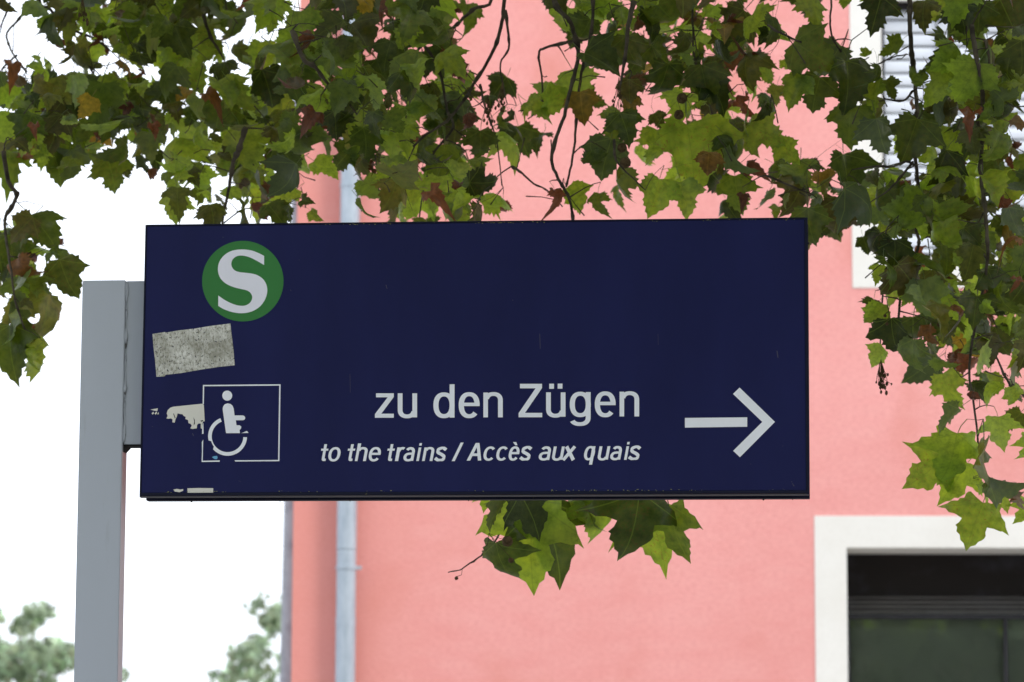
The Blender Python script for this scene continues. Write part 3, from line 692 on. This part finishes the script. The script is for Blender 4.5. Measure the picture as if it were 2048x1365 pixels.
# three thick limbs cross above the picture
LIMBS = []
for end, z0, bend in ((Vector((-4.2, 1.4, 5.9)), 5.2, 0), (Vector((-3.6, 4.0, 6.5)), 5.6, .3), (Vector((1.0, -2.6, 6.6)), 5.4, .2), (Vector((8.5, 4.5, 7.5)), 5.4, .2)):
    pts = wob(Vector((4.7, 2.5, 4.55)), end, 9, .12, rng)
    for i, p in enumerate(pts): p.z = 4.55+(end.z-4.55)*(i/9)**.55 + bend*math.sin(math.pi*i/9)*.5 + rng.uniform(-.05, .05)
    b = bmesh.new(); tube(b, pts, [.15*(1-i/12) for i in range(10)], 12); tpart('limb', b, M_bark); LIMBS.append(pts)
LIMB_PTS = [a.lerp(b, t/4) for L in LIMBS for a, b in zip(L, L[1:]) for t in range(4)]
def c2(pts, ox): return [(ox+x/2.967, y/2.967) for x, y in pts]
BR = [   # traced hanging branches: photo points, distance from the camera, start radius (m)
 (c2([(250,0),(330,110),(375,220),(395,330),(370,450),(340,560),(310,690),(265,810),(235,950),(270,1050),(310,1120),(345,1200),(362,1330),(340,1600),(370,1900)],1024), 10.5, .0085),
 (c2([(482,0),(476,150),(455,290),(420,400),(400,530),(380,720),(370,880),(345,1010),(322,1110)],1024), 10.55, .0075),
 (c2([(440,235),(330,250),(200,285),(158,320),(175,450),(180,620),(120,650),(40,660)],1024), 10.6, .005),
 (c2([(725,10),(692,150),(680,280),(655,440),(640,520)],1024), 10.3, .008),
 (c2([(605,830),(618,950),(700,1040),(790,1130)],1024), 10.4, .004),
 (c2([(0,990),(60,1030),(130,1090),(220,1140),(300,1230)],1024), 10.6, .004),
 (c2([(1070,0),(1075,180),(1085,360),(1160,560),(1190,680),(1250,800)],1024), 10.7, .006),
 (c2([(1475,-20),(1460,130),(1430,250),(1380,360),(1310,470),(1230,600),(1130,720),(1010,800),(930,870)],512), 10.6, .0085),
 (c2([(1400,-10),(1300,50),(1230,110),(1150,180),(1020,240),(930,340),(885,430),(900,530),(950,620)],512), 10.8, .0075),
 (c2([(1480,60),(1495,180),(1500,290),(1450,380),(1465,500),(1490,620)],512), 10.7, .0045),
 (c2([(1330,500),(1350,600),(1390,720),(1430,850),(1460,1100)],512), 10.5, .004),
 (c2([(215,180),(280,350),(350,400),(430,500),(530,590),(600,680)],512), 10.4, .0075),
 (c2([(870,60),(920,200),(1020,300),(1090,430),(1120,570),(1135,660),(1170,760),(1060,900),(1030,1000),(990,1150),(965,1330)],512), 10.9, .006),
 (c2([(700,700),(690,850),(720,1000),(730,1130)],512), 10.7, .004),
 (c2([(840,-10),(842,120),(848,250),(858,350),(870,450),(878,560),(885,680),(880,800),(875,950),(890,1100),(888,1250),(880,1370)],1536)+[(1838,480),(1833,505),(1808,545),(1800,600),(1797,640)], 10.2, .009),
 (c2([(378,-10),(368,120),(380,220),(420,290),(480,360),(560,385),(640,385),(720,350),(780,330),(830,325)],1536), 10.3, .0045),
 (c2([(0,150),(60,190),(170,240),(300,285),(375,305)],1536), 10.3, .004),
 (c2([(1290,240),(1315,380),(1340,560)],1536), 10.2, .005),
 (c2([(1210,150),(1230,300),(1260,480),(1275,620),(1245,720),(1270,850),(1262,1050),(1290,1250),(1300,1400)],1536)+[(1975,520),(1962,600),(1945,680),(1938,745),(1945,790),(1953,850),(1958,900),(1968,945)], 10.0, .0075),
 (c2([(860,540),(800,600),(700,590),(680,560)],1536), 10.2, .004),
 (c2([(870,980),(820,960),(740,990),(620,990),(500,1010)],1536), 10.2, .0045),
 (c2([(860,960),(780,1060),(700,1140),(610,1200)],1536), 10.2, .004),
 (c2([(0,1045),(100,1090),(200,1130),(250,1160)],1536), 10.3, .004),
 (c2([(220,-10),(330,120),(430,180),(560,230),(640,290)],0), 11.5, .0085),
 (c2([(230,-10),(300,60),(380,180),(440,270),(520,380),(570,470),(610,520)],0), 11.6, .008),
 (c2([(190,-20),(150,60),(100,130),(40,195),(50,260),(90,340),(160,430)],0), 12.0, .007),
 (c2([(60,20),(20,120),(0,200)],0), 12.0, .005),
 (c2([(100,330),(20,400),(10,480)],0), 12.0, .004),
 (c2([(1340,0),(1370,80),(1410,140)],0), 11.4, .005),
 (c2([(1205,90),(1250,220),(1300,300),(1330,360)],0), 11.4, .006),
 (c2([(1455,760),(1420,880),(1385,960),(1365,1080),(1345,1180),(1320,1330),(1330,1500)],0), 11.2, .0085),
 (c2([(20,900),(50,1080),(98,1150),(70,1230),(30,1300),(40,1450)],0)+[(22,540),(30,600),(50,660)], 11.0, .0075),
 ([(2075,820),(2048,792),(2020,770),(1995,720),(1965,650),(1958,600)], 10.0, .005),
 ([(1770,470),(1768,520),(1766,580),(1762,650),(1760,720),(1760,765)], 10.2, .004),
 ([(1130,560),(1100,700),(1060,850),(1030,980),(1012,1030),(1003,1060),(985,1090),(967,1108),(940,1127),(920,1140),(897,1145)], 10.1, .005),
 ([(1180,500),(1230,700),(1290,900),(1310,990),(1332,1012),(1345,1040),(1350,1060)], 10.1, .005),
]
NODES = []      # (point, radius) everything twigs can grow from
def add_branch(pts, r0, r1, n=7, name='branch'):
    # knobbly: densify, jitter, swell at buds
    S_ = []
    for i in range(len(pts)-1):
        p0, p1, p2, p3 = pts[max(0, i-1)], pts[i], pts[i+1], pts[min(len(pts)-1, i+2)]
        for k in range(4):
            t = k/4; S_.append(.5*((2*p1)+(p2-p0)*t+(2*p0-5*p1+4*p2-p3)*t*t+(3*p1-p0-3*p2+p3)*t**3))
    pts = S_+[pts[-1]]
    P, Q = [], []
    for a, b in zip(pts, pts[1:]):
        m = max(1, int((b-a).length/.022))
        for k in range(m): P.append(a.lerp(b, k/m))
    P.append(pts[-1]); n_ = len(P)
    P = [p+Vector((rng.gauss(0, .0007), rng.gauss(0, .0007), rng.gauss(0, .0007))) for p in P]
    for i in range(n_):
        t = i/(n_-1); rr = r0+(r1-r0)*t
        if rng.random() < .16: rr *= rng.uniform(1.25, 1.6)
        Q.append(rr)
    b = bmesh.new(); tube(b, P, Q, n); o = tpart(name, b, M_twig)
    for i in range(0, n_, 2): NODES.append((P[i], Q[i]))
    return o
for px, dist, r0 in BR:
    pts = []
    dd = dist+rng.uniform(-.15, .15)
    for i, (x, y) in enumerate(px): pts.append(at(x, y, dd+.10*math.sin(i*.9+dist)))
    if px[0][1] <= 1:      # runs on upwards out of the picture to the nearest limb
        top = pts[0]; lim = min(LIMB_PTS, key=lambda p: (p-top).length*1.0+abs(p.x-top.x)*.5)
        up = wob(lim, top, 5, .05, rng); up[4] = top.lerp(up[4], .6)+Vector((0, 0, .05))
        pts = up[:-1]+pts; r0 *= 1.25
    add_branch(pts, r0, max(.0016, r0*.33))

HEROES = [  # base px, base py, tip px, tip py, yaw deg, kind, distance, (length factor)
 (1066,1003,1047,1191,15,'b',10.1),(1040,985,1100,1080,-20,'d',10.0),(990,1088,1012,1182,38,'g',10.05),(1146,990,1173,1080,58,'g',10.2),
 (1078,1005,1112,1170,-28,'g',10.2),(1280,985,1254,1133,-12,'g',10.0),(1186,985,1209,1089,25,'b',10.2),(1292,1015,1329,1136,8,'b',10.2),(1338,1012,1359,1132,38,'g',10.05),(965,985,975,1022,20,'b',10.1),(1010,1000,978,1066,70,'p',10.0),
 (1966,1006,1926,1105,8,'b',9.75),(1915,868,1892,975,12,'b',9.85),(1890,915,1814,978,-10,'b',9.9),(1936,925,1879,1006,10,'b',9.95),(1996,834,2005,900,0,'b',9.9),
 (1918,818,1866,862,62,'p',9.85),(1976,955,2052,1000,55,'p',9.8),(1968,880,1975,1000,74,'p',9.8),(2003,985,2015,1025,20,'b',9.9),(2040,985,2042,1040,60,'r',9.8),(1948,785,1940,812,30,'r',9.9),
 (2022,775,2034,820,20,'b',9.9),(2060,870,2052,930,30,'b',9.9),(1960,968,1958,1010,60,'b',9.9),(2055,1000,2035,1052,20,'b',9.9),
 (18,650,34,775,12,'g',11.0),(52,665,84,760,50,'g',11.0),(96,590,80,700,62,'y2',11.0),(118,520,148,605,20,'g',11.0),(60,430,115,500,10,'g',11.0),(20,470,30,560,0,'g',11.1),(30,520,75,570,30,'r',10.9),(60,560,40,650,10,'g',11.1),
 (1137,15,1106,82,18,'b',10.6),(1112,172,1086,246,35,'g',10.5),(1160,184,1170,252,8,'y',10.45),(1240,226,1262,298,-15,'d',10.35),(1222,278,1197,366,10,'g',10.4),(1314,260,1307,338,36,'g',10.5),
 (1337,128,1328,224,30,'g',10.4),(1402,130,1420,212,-10,'d',10.4),(1374,248,1386,400,10,'b',10.5),(1418,305,1413,355,5,'y',10.3),(1456,294,1508,356,62,'p',10.4),(1470,352,1478,436,15,'g',10.5),
 (1134,376,1174,422,25,'g',10.5),(1196,386,1203,436,40,'g',10.5),(1240,335,1229,416,58,'p',10.4),(1319,358,1294,437,10,'y2',10.4),(1362,364,1375,440,-20,'g',10.4),
 (961,262,962,336,-5,'g',10.6),(628,322,672,366,30,'b',11.0),(216,318,238,392,12,'g',11.4),(352,386,338,448,12,'b',11.2),(330,345,340,375,30,'y2',11.2),
 (1640,154,1616,234,10,'d',10.2),(1607,152,1572,224,20,'y2',10.2),(1694,122,1690,234,18,'d',10.2),(1748,165,1764,238,50,'g',10.2),(1704,212,1692,303,25,'g',10.2),(1752,238,1768,322,-10,'d',10.15),(1835,238,1800,332,5,'d',10.15),
 (1772,160,1790,202,20,'g',10.2),(1588,84,1679,139,-20,'g',10.2),(1910,150,1843,207,8,'b',10.15),(1930,158,1925,235,-12,'b',10.1),(1918,97,1862,143,20,'b',10.1),(1616,-8,1628,64,35,'g',10.3),(1690,-20,1696,22,15,'b',10.3),(1728,-12,1734,17,10,'b',10.3),
 (1804,80,1756,110,60,'g',10.2),(1740,104,1722,126,50,'g',10.2),(1846,165,1812,130,60,'g',10.2),(1560,285,1600,330,10,'b',10.4),(1500,250,1572,292,12,'b',10.35),(1645,345,1652,388,5,'y',10.3),
 (1758,465,1727,517,25,'d',10.1),(1790,480,1788,560,10,'d',10.1),(1760,530,1750,570,10,'b',10.2),(1757,605,1731,655,20,'g',10.1),(1780,640,1783,735,30,'d',10.0),(1825,680,1812,755,40,'p',10.0),(1850,560,1862,650,0,'g',10.05),(1770,700,1738,735,30,'b',10.1),
 (690,165,680,260,15,'d',11.0),(640,70,610,165,20,'d',11.0),(525,140,560,230,10,'d',11.1),(700,200,745,290,25,'g',10.9),(600,250,590,345,5,'g',10.9),(800,230,780,320,10,'g',10.8),(880,290,870,375,10,'g',10.7),
 (170,0,160,80,20,'g',11.6),(270,10,250,95,10,'g',11.6),(340,20,330,110,20,'g',11.6),(130,180,140,250,10,'g',11.5),(60,190,70,270,5,'g',11.5),(230,200,200,290,15,'g',11.4),(440,200,430,290,8,'g',11.2),(480,255,500,350,15,'g',11.1),
 (100,285,125,375,25,'g',11.5),(65,270,55,350,30,'r',11.5),(20,300,15,385,10,'g',11.6),(140,300,150,380,-15,'g',11.5),(252,205,258,240,30,'r',11.3),
]
ROWS = [[3,6,8,9,9,9,8,6,8,8,8,9,9,9,7,3,2,5,9,9,9,9,9,7,2,1,1,3,5,7,8,9],
 [1,5,8,8,9,9,5,2,6,9,9,9,9,9,4,1,0,4,7,8,9,9,9,8,2,0,1,1,3,6,6,9],
 [3,7,6,6,4,6,5,7,9,9,9,9,9,9,7,2,1,1,5,7,8,9,9,8,4,2,2,2,2,5,8,9],
 [8,9,9,8,9,8,4,8,9,9,9,9,9,9,9,6,4,3,5,6,4,8,9,8,5,4,4,3,3,6,8,9],
 [9,9,9,9,9,7,8,9,9,9,9,9,9,9,8,8,5,2,3,5,4,7,8,8,2,0,3,3,5,7,9,9],
 [5,5,5,6,7,4,7,8,9,5,7,9,9,9,7,6,4,1,2,4,3,7,8,6,1,0,1,2,5,8,9,9],
 [1,0,0,1,3,6,7,8,8,5,2,7,9,9,8,5,2,1,0,2,2,4,6,5,8,8,8,8,9,9,9,9],
 [3,1,0,0,0,4,4,6,8,6,1,5,8,8,8,7,4,2,1,1,1,4,5,7,8,9,9,9,9,9,9,9],
 {0:8,1:5,25:5,26:3,27:7,28:8,29:9,30:9,31:9}, {0:9,1:3,27:4,28:8,29:9,30:9,31:9}, {0:8,1:4,27:3,28:8,29:9,30:9,31:9},
 {0:7,1:1,27:2,28:6,29:8,30:9,31:9}, {0:6,1:0,28:4,29:8,30:9,31:8}, {0:1,28:0,29:4,30:6,31:7}, {30:1,31:5}]
WT = [0, .08, .16, .3, .45, .65, .9, 1.25, 1.75, 2.6]
spec = []
for h in HEROES:
    bx, by, tx, ty, yaw, kind, dist = h
    b = at(bx, by, dist); t = at(tx, ty, dist+rng.uniform(-.02, .02)); L = (t-b).length
    spec.append((b, t-b, R(yaw)*rng.choice((-1, 1)) if kind != 'p' else R(yaw), L, kind, dist, True))
def nearest(p, zscale=.45):
    best = None; bd = 1e9
    for q, r in NODES:
        d = q-p; dd = d.x*d.x+d.z*d.z+(d.y*zscale)**2
        if dd < bd: bd = dd; best = (q, r)
    return best, math.sqrt(bd)
for ri, row in enumerate(ROWS):
    for ci in (range(32) if isinstance(row, list) else row.keys()):
        w = WT[row[ci]]*1.75*(.72 if ci in (27, 28) and ri < 6 else 1.7 if ci < 8 else 1.3 if ci >= 29 or (ri > 7 and ci > 27) else 1.2 if ci < 15 else 1.0); n = int(w)+(rng.random() < w-int(w))
        for k in range(n):
            x = ci*64+((k*.7549+ci*.31+ri*.57+rng.random()*.25) % 1)*64; y = ri*57+((k*.5698+ci*.83+ri*.13+rng.random()*.25) % 1)*57
            far = x < 560
            dist = rng.uniform(11.0, 12.3) if far and y < 420 else rng.uniform(10.25, 11.6)
            if x > 1700 or x < 150: dist = rng.uniform(9.9, 11.0) if x > 1700 else rng.uniform(10.8, 12.0)
            kind = rng.choices(('g', 'd', 'b', 'p', 'y', 'r', 'y2'), (44, 22, 12, 5, 2, 9, 8))[0]
            L = min(.17, max(.05, rng.gauss(.098, .028))) if kind != 'r' else rng.uniform(.04, .085)
            ang = rng.gauss(0, 34); yaw = rng.gauss(0, 48) if kind != 'p' else rng.choice((-1, 1))*rng.uniform(55, 75)
            dn = Vector((math.sin(R(ang)), rng.uniform(-.35, .35), -math.cos(R(ang)))).normalized()
            c = at(x, y, dist); b = c-dn*L*.45
            pr = proj(b+dn*L)
            if pr and 285 < pr[0] < 1610 and 445 < pr[1] < 960 and ri >= 8: continue
            spec.append((b, dn*L, R(yaw), L, kind, dist, False))
# margin round the picture so that the foliage goes on
for k in range(260):
    x = rng.uniform(-420, 2500); y = rng.uniform(-420, -30) if rng.random() < .7 else rng.uniform(-100, 900)
    if y > -30 and -60 < x < 2110: continue
    if y > 500 and x < 0: continue
    dist = rng.uniform(10, 12.4); L = rng.uniform(.1, .18); dn = Vector((rng.gauss(0, .5), rng.gauss(0, .3), -1)).normalized()
    spec.append((at(x, y, dist), dn*L, rng.gauss(0, .7), L, rng.choice('ggdb'), dist, False))
inframe = lambda s_: (lambda q: -40 < q[0] < 2090 and -60 < q[1] < 1400)(proj(s_[0]+s_[1]*.5))
order = sorted(range(len(spec)), key=lambda i: (not spec[i][6], not inframe(spec[i]), spec[i][5]/spec[i][3]))
top = set(order[:300]); rest = []
twigs = bmesh.new(); cnt = 0
dists = {i: nearest(spec[i][0])[1] for i in range(len(spec))}
TONE = {'g': (.2, .62), 'd': (.0, .28), 'b': (.58, .60), 'p': (.2, .59), 'y': (.1, .9), 'r': (.0, .9), 'y2': (.55, .9)}  # bright and dark kinds carry backlight and overlap shade in their colour
for i in sorted(range(len(spec)), key=lambda i: dists[i]):
    b, dv, yaw, L, kind, dist, hero = spec[i]
    r = random.Random(i*7+3)
    gi = r.randrange(14)
    if kind == 'r': geo, me, mi = CURLED[gi % 5], MD[gi % 5], 2
    elif kind == 'y': geo, me, mi = GEOS[gi % 4], MY[gi % 4], 1
    elif hero and proj(b)[1] > 800 and kind != 'p': geo, me, mi = POINTED[gi % 6], MP[gi % 6], 0
    else: geo, me, mi = GEOS[gi], MG[gi], 0
    a_, z_ = TONE[kind]; tone = r.uniform(a_, z_)
    if hero and kind in 'gdb':
        while (tone*7.31) % 1 > .58: tone = r.uniform(a_-.04 if a_ > .04 else 0, z_+.04)
    flip = (kind == 'p') or r.random() < (.12)
    Mx = leaf_matrix(b, dv, yaw, R(r.gauss(0, 12 if hero else 28)), L/1.0, flip)
    if i in top:
        o = bpy.data.objects.new('leaf', me); COL.objects.link(o); o.parent = tree
        o.matrix_local = Matrix.Translation(-TL) @ Mx; o.color = (tone, 0, 0, 1)
    else: rest.append((geo, Matrix.Translation(-TL) @ Mx, mi, tone))
    end = Mx @ geo[3]
    (q, qr), dd = nearest(end)
    if dd > .006:
        mid = q.lerp(end, .5)+Vector((r.gauss(0, .035), r.gauss(0, .04), r.gauss(.025, .03)))*min(1, dd*3)
        P = []
        m = max(3, int(dd/.025))
        for k in range(m+1):
            t = k/m; P.append(q*(1-t)**2+mid*2*t*(1-t)+end*t*t+Vector((r.gauss(0, .0015), 0, r.gauss(0, .0015)))*(1 if 0 < k < m else 0))
        w0 = min(qr*.7, .0026) ; 
        tube(twigs, P, [(w0*(1-.55*k/m))*(1.35 if r.random() < .12 else 1) for k in range(m+1)], 5)
        for p in P[1::2]: NODES.append((p, w0*.8))
# little bare side twigs and buds
for k in range(420):
    q, qr = NODES[rng.randrange(len(NODES))]
    pr = proj(q)
    if not pr or not (-50 < pr[0] < 2100 and -50 < pr[1] < 1300) or (285 < pr[0] < 1625 and pr[1] > 440): continue
    dv = Vector((rng.gauss(0, 1), rng.gauss(0, .5), rng.gauss(-.3, .8))).normalized()*rng.uniform(.03, .11)
    P = [q, q+dv*.5+Vector((0, 0, rng.uniform(-.01, .01))), q+dv]; tube(twigs, P, [.0016, .0013, .0022], 5)
two = tpart('twigs', twigs, M_twig); two['kind'] = 'stuff'
# seed balls and tiny hanging fruit remains
for px, py, rr, dist in ((1251,326,.0165,10.3),(1244,296,.014,10.35),(1358,230,.0145,10.35),(1364,197,.016,10.35),(1015,1083,.0155,10.0),(1022,1121,.008,10.0),(575,98,.006,10.9),(574,54,.006,10.9),(789,24,.006,10.8),(577,73,.006,10.9),(913,1157,.0055,10.1),(1878,650,.006,10.0),(1770,632,.005,10.0),(1774,648,.005,10.0)):
    c = at(px, py, dist); b = bmesh.new(); bmesh.ops.create_icosphere(b, subdivisions=3, radius=rr)
    for v in b.verts: v.co *= 1+.09*noise.noise(v.co*400)+.05*rng.uniform(-1, 1); v.co += c
    (q, qr), dd = nearest(c+Vector((0, 0, .03)))
    tube(b, [c+Vector((0, 0, rr*.8)), c.lerp(q, .5)+Vector((.006, 0, -.004)), q], [.0009]*3, 4)
    tpart('seed_ball', b, M_ball)
# clusters of dry fruit stalks hanging at twig ends
for px, py, n in ((1762,765,14),(1765,775,8),(1005,210,12),(975,235,12),(1238,200,8),(165,40,10)):
    b = bmesh.new(); c = at(px, py-25, 10.1)
    for k in range(n):
        e = c+Vector((rng.gauss(0, .009), rng.gauss(0, .006), -rng.uniform(.01, .055))); tube(b, [c+Vector((0,0,.03)), c.lerp(e, .5)+Vector((rng.gauss(0,.004), 0, 0)), e], [.001, .001, .001], 4)
        bmesh.ops.create_icosphere(b, subdivisions=1, radius=rng.uniform(.0025, .005), matrix=Matrix.Translation(e) @ Matrix.Diagonal((1, 1, 1.6, 1)))
    tpart('dry_fruit_cluster', b, M_ball)
fo = joined('foliage', rest, [M_leaf, M_yellow, M_dead], tree); fo['kind'] = 'stuff'
# crown above and around the frame
items = []
while len(items) < 9000:
    p = Vector((rng.uniform(-5.5, 8.5), rng.uniform(-5.5, 6.5), rng.uniform(4.3, 8.2)))
    c = noise.noise(p*.9)
    if c < -.12: continue
    e = ((p.x-1.5)/7)**2+((p.y-.5)/6)**2+((p.z-6)/2.4)**2
    if e > 1.1: continue
    pr = proj(p)
    if pr and -90 < pr[0] < 2140 and pr[1] > -110: continue
    dn = Vector((rng.gauss(0, .6), rng.gauss(0, .6), -1)).normalized()
    items.append((LOW[rng.randrange(6)], Matrix.Translation(-TL) @ leaf_matrix(p, dn, rng.uniform(-3, 3), rng.gauss(0, .5), rng.uniform(.14, .22)), 0, rng.random()))
cr = joined('crown', items, [M_leaf], tree); cr['kind'] = 'stuff'

# ------------------------------------------------------------------ other trees
def clump_tree(name, label, x, y, h, rx, rz_, n, leaf, m, seed, group=None, trunk_r=.22):
    r = random.Random(seed); t = thing(name, label, 'tree', (x, y, 0), 0, group)
    cz = h-rz_; b = bmesh.new()
    tube(b, [Vector((0, 0, 0)), Vector((.05, 0, cz*.4)), Vector((-.05, .05, cz*.9)), Vector((0, 0, h*.85))], [trunk_r*1.3, trunk_r, trunk_r*.7, trunk_r*.2], 10)
    tk = obj('trunk', b, M_bark, t, True)
    cl = []
    for k in range(80):
        a, u, q = r.uniform(0, 6.283), r.uniform(-1, 1), r.random()**.4
        s_ = math.sqrt(1-u*u); cl.append((Vector((rx*q*s_*math.cos(a), rx*q*s_*math.sin(a), cz+rz_*q*u)), r.uniform(.13, .26)*rx))
    lb_ = bmesh.new()
    for c, _ in cl[:22]:
        s0 = Vector((0, 0, min(c.z, cz)*.8)); tube(lb_, [s0, s0.lerp(c, .5)+Vector((0, 0, -.15)), c], [trunk_r*.4, trunk_r*.22, .02], 6)
    obj('limbs', lb_, M_bark, t, True)
    it = []
    for k in range(n):
        c, s_ = cl[r.randrange(80)]; v = Vector((r.gauss(0, 1), r.gauss(0, 1), r.gauss(0, 1))).normalized()*s_*r.random()**.35
        v.z *= .7
        dn = Vector((r.gauss(0, .8), r.gauss(0, .8), -.8)).normalized()
        it.append((LOW[r.randrange(6)], Matrix.Translation(c+v) @ leaf_matrix(Vector((0, 0, 0)), dn, r.uniform(-3, 3), 0, leaf*r.uniform(.7, 1.3)), 0, r.random()))
    o = joined('crown', it, [m], t); o['kind'] = 'stuff'; return t
p1 = at(15, 1500, 92); p2 = at(580, 1470, 86); p3 = at(215, 1520, 97)
clump_tree('far_tree', 'blurred pale green tree far behind the grey post, at the lower left edge', p1.x, p1.y, 8.2, 2.9, 3.1, 3600, .24, M_far, 1)
clump_tree('far_tree', 'blurred pale green tree far away, just left of the pink building', p2.x, p2.y, 8.0, 2.3, 3.0, 2500, .22, M_far, 2)
clump_tree('far_bush', 'tips of a small pale bush far away right of the grey post', p3.x, p3.y, 5.2, 2.2, 1.9, 1300, .22, M_far, 4)
ORD = ('leftmost', 'second left', 'third left', 'middle one', 'third right', 'second right', 'rightmost')
for i, (x, y, h, rx) in enumerate(((-9, -19, 11, 3.6), (-4, -21, 12, 3.8), (1.0, -20, 11, 3.6), (5.8, -21, 12, 4.0), (10.5, -20, 11.5, 4.0), (15.5, -22, 12, 4.2), (21, -21, 12, 4.2))):
    clump_tree('street_tree', 'street tree mirrored in the glass of the pink building, %s of its row' % ORD[i], x, y, h, rx, h*.47, 5200, .40, M_near, 20+i, 'street trees mirrored in the windows')
